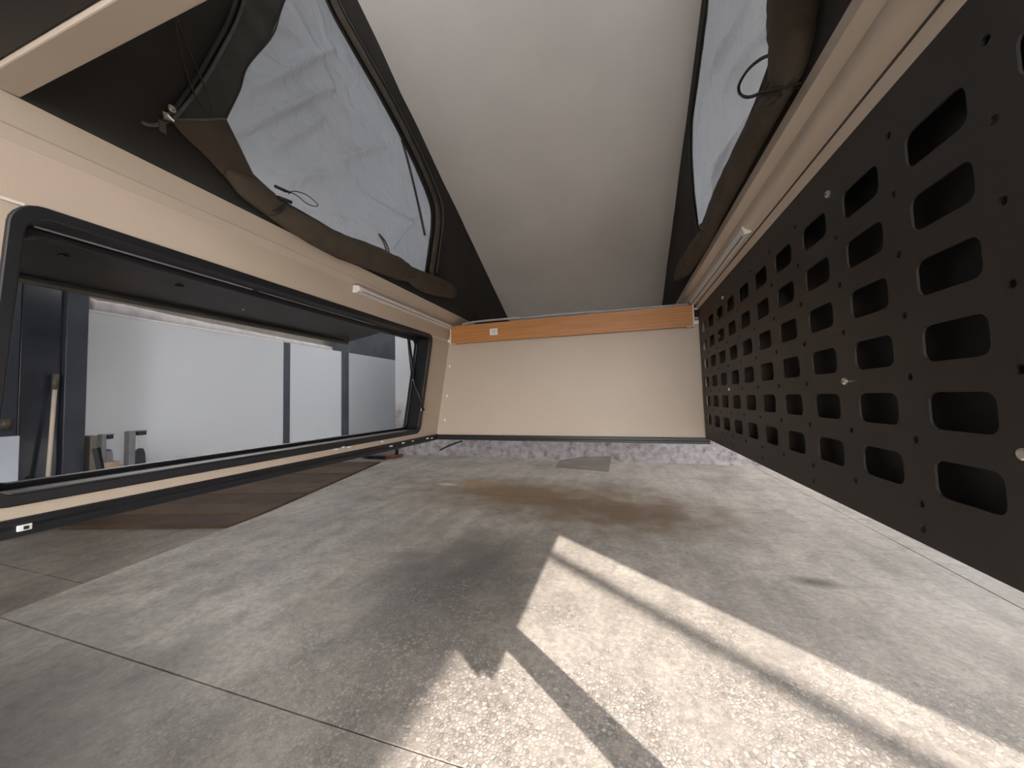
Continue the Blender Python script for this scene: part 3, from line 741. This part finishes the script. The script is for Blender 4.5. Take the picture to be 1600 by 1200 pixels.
# dark glossy cabinet left of the white cabin
cb = thing('navy_cabinet', 'tall dark navy glossy cabinet at the far left beyond the hatch', 'cabinet', (-3.05, .95, -H))
XC = -2.95
def yc(px, X=XC): r = ray(px, 600); return X*r[1]/r[0]
MB().box((XC-.18, .5, -H), (XC-.012, yc(94), 1.1)).build('body', M['navy2'], cb)
MB().box((XC-.012, yc(30), -.60), (XC, yc(94), .75)).build('gloss_panel', M['navy'], cb, bevel=.002)
MB().prism([(XC-.02, yc(94), -H), (XC+.03, yc(96), -H), (XC+.03, yc(131), -H), (XC-.20, yc(138), -H)], (0, 0, 1.72)).build('corner_post', M['navy2'], cb, bevel=.004)
MB().box((XC-.01, yc(-20), -.60), (XC+.012, yc(27), .95)).build('side_post', M['navy2'], cb, bevel=.002)
p = onX(44, 747, XC); MB().disc(p, (1, 0, 0), .010, .006, 10).build('bolt', M['black_rubber'], cb)

p0, p1 = onX(0, 683, -2.86), onX(28, 760, -2.86)
tag(MB().box((-2.885, p0[1]-.06, -H), (-2.86, p1[1], p0[2])).build('pale_board', M['pale_board'], bevel=.002), 'pale bluish board standing before the navy cabinet', 'board')
a = onX(86, 606, -2.915); b_ = onX(74, 760, -2.875); d = (b_-a)/np.linalg.norm(b_-a)
b_ = b_ + d*((b_[2]+H)/-d[2])
stk = thing('wooden_stick', 'thin pale stick with a dark tip leaning on the navy cabinet', 'stick', tuple(b_))
MB().tube([a, b_], .009, 8).build('shaft', M['stick'], stk, smooth=True)
MB().tube([a-d*.075, a+d*.01], .014, 8).build('tip', M['tin'], stk, smooth=True)
a = onX(9, 655, -2.92); MB_ = MB().tube([a, a+np.array([0, 0, -.05])], .018, 8)
MB_.build('brass_fitting', M['tin'], cb, smooth=True)

# cartons and brackets
XQ = -2.86
def boxpx(mb, x0, x1, ytop, X, depth, zb=None):
    a = onX(x0, ytop, X); b__ = onX(x1, ytop, X)
    return mb.box((X-depth, a[1], zb if zb is not None else -H), (X, b__[1], (a[2]+b__[2])/2))
tag(boxpx(MB(), 141, 153, 681, XQ-.12, .10).build('carton', M['grey_box'], bevel=.002), 'upright grey-brown carton next to the navy cabinet corner', 'carton')
tag(boxpx(MB(), 160, 188, 722, XQ-.06, .12).build('carton', M['card'], bevel=.002), 'low tan cardboard carton under the left bracket', 'carton')
tag(boxpx(MB(), 199, 243, 726, XQ, .18).build('carton', M['card_pale'], bevel=.002), 'low pale cardboard carton under the right bracket', 'carton')
def bracket(x, ytop, ybot, X, wpx, lab, dark):
    t = thing('metal_bracket', lab, 'bracket', tuple(onX(x, ybot, X)), 'brackets on the cartons')
    a = onX(x, ytop, X); b__ = onX(x, ybot, X); e_ = onX(x+wpx, ytop, X)
    w_ = (e_[1]-a[1])
    MB().box((X-.05, a[1], b__[2]-.01), (X, a[1]+w_*.38, a[2])).build('upright', M['bracket'], t, bevel=.002)
    MB().box((X-.045, a[1]+w_*.3, a[2]-.006), (X, a[1]+w_*1.05, a[2])).build('arm', M['bracket'], t, bevel=.001)
    MB().box((X-.045, a[1]+w_*.55, a[2]-.03), (X-.004, a[1]+w_*1.05, a[2]-.006)).build('end_block', M['bracket_dark'], t, bevel=.004)
    pr = [(X-.05, a[1]+w_*.38 + (w_*.62 if 1 else 0)*u, b__[2]-.01 + (a[2]-b__[2])*v) for u, v in ((0, 0), (1.05, 0), (.95, .35), (.75, .5), (.45, .44), (0, .42))]
    MB().prism(pr, (.05, 0, 0)).build('pad', M['bracket_dark' if dark else 'bracket'], t, bevel=.003)
    MB().box((X-.04, a[1]+w_*.38, b__[2]+(a[2]-b__[2])*.45), (X-.03, a[1]+w_*.62, a[2]-.008)).build('web', M['white'], t)
bracket(160, 679, 722, XQ-.08, 18, 'grey hooked bracket standing on the tan carton', False)
bracket(202, 674, 726, XQ-.03, 27, 'grey hooked bracket with dark pad on the pale carton', True)
pl0, pl1 = onX(150, 700, XQ+.02), onX(160, 748, XQ+.02)
d = (pl1-pl0)/np.linalg.norm(pl1-pl0); pl1 = pl1 + d*((pl1[2]+H)/-d[2])
tag(MB().tube([pl0, pl1], [(.010, .017)]*2, 4, flat=(1, 0, 0)).build('dark_lath', M['black_rubber']), 'thin dark lath leaning before the grey carton', 'lath')

# brown planks on the floor under the sill
bands = [(721, 730, 'plank'), (730, 740, 'plank2'), (740, 755, 'plank'), (755, 771, 'plank2'), (771, 787, 'plank'), (787, 803, 'plank2'), (803, 820, 'plank')]
names = ['farthest', 'second farthest', 'third farthest', 'middle', 'third nearest', 'second nearest', 'nearest']
def edge_x(y):
    return 420+(620-420)*(800-y)/(800-712) if y <= 800 else 420*(962-y)/(962-800)
for i, (y0, y1, mt) in enumerate(bands):
    def fp(x, y): return onZ(x, y, -H+.006)
    tilt = 4
    lim = -3.0 if i < 4 else -2.80
    def left(y, x):
        while x > -200 and fp(x, y+tilt*(edge_x(y)-x)/350)[0] > lim: x -= 2
        return fp(x, y+tilt*(edge_x(y)-x)/350)
    q = [fp(edge_x(y0)-5, y0), fp(edge_x(y1)-6, y1-.6), left(y1-.6, edge_x(y1)-10), left(y0, edge_x(y0)-10)]
    tag(MB().prism([(p[0], p[1], -H+.006+.004*(i % 2)) for p in q], (0, 0, -.019)).build('brown_plank', M[mt], bevel=.002),
        'brown board lying under the left sill, %s of the seven' % names[i], 'plank', 'brown boards under the left sill')

# small stand, sheet, cable, leg
p = onY(620, 699, 3.3)
js = thing('jack_stand', 'small dark stand with a rusty red foot below the far end of the left sill', 'stand', (p[0], 3.3, -H))
MB().tube([(p[0], 3.3, -H+.03), (p[0], 3.3, p[2]+.06)], .018, 10).build('post', M['black_rubber'], js, smooth=True)
MB().prism([(p[0]-.10, 3.22, -H), (p[0]+.02, 3.22, -H), (p[0]+.02, 3.38, -H), (p[0]-.10, 3.38, -H)], (.01, 0, .035)).build('foot', M['red'], js, bevel=.004)
MB().box((p[0]-.42, 3.24, -H), (p[0]-.12, 3.34, -H+.025)).build('base_bar', M['black_rubber'], js, bevel=.003)
a, b_, c, d = floor_pt(868, 730), floor_pt(951, 737.5), floor_pt(952, 722), floor_pt(866, 717)
sh = thing('metal_sheet', 'bent grey-brown metal sheet lying at the foot of the back wall', 'sheet', ((a[0]+b_[0])/2, 3.25, -H))
MB().prism([(a[0], a[1], -H+.004), (b_[0], b_[1], -H+.004), (b_[0]+.0, 3.47, -H+.004), (a[0]-.02, 3.47, -H+.004)], (0, 0, -.003)).build('flat_leaf', M['brown_steel'], sh)
MB().prism([(a[0]-.02, 3.47, -H+.002), (b_[0], 3.47, -H+.002), (b_[0], 3.50, -H+.055), (a[0]+.15, 3.50, -H+.03)], (0, .004, 0)).build('upright_leaf', M['brown_steel'], sh)
tag(MB().tube(smooth_path([onY(722, 689, YF+.02), onY(712, 692.5, YF+.02), onY(700, 697, YF+.02), onY(687, 703.5, YF+.02)]), .005, 8).build('hanging_cable', M['black_rubber'], smooth=True), 'short black cable end hanging below the front sill', 'cable')
lg = thing('support_leg', 'dark steel prop carrying the rear right corner of the canopy', 'prop', (.392, .335, -H))
MB().box((.367, .310, -H), (.417, .360, -.206)).build('tube', M['black_rubber'], lg)
MB().box((.345, .29, -H), (.44, .38, -H+.01)).build('foot_plate', M['black_rubber'], lg)
# post outside the door that throws the soft shadow
tag(MB().tube([(4.6, -2.56, -H), (4.6, -2.56, 3.2)], .032, 12).build('yard_post', M['bracket']), 'slim grey post standing outside the side door', 'post')
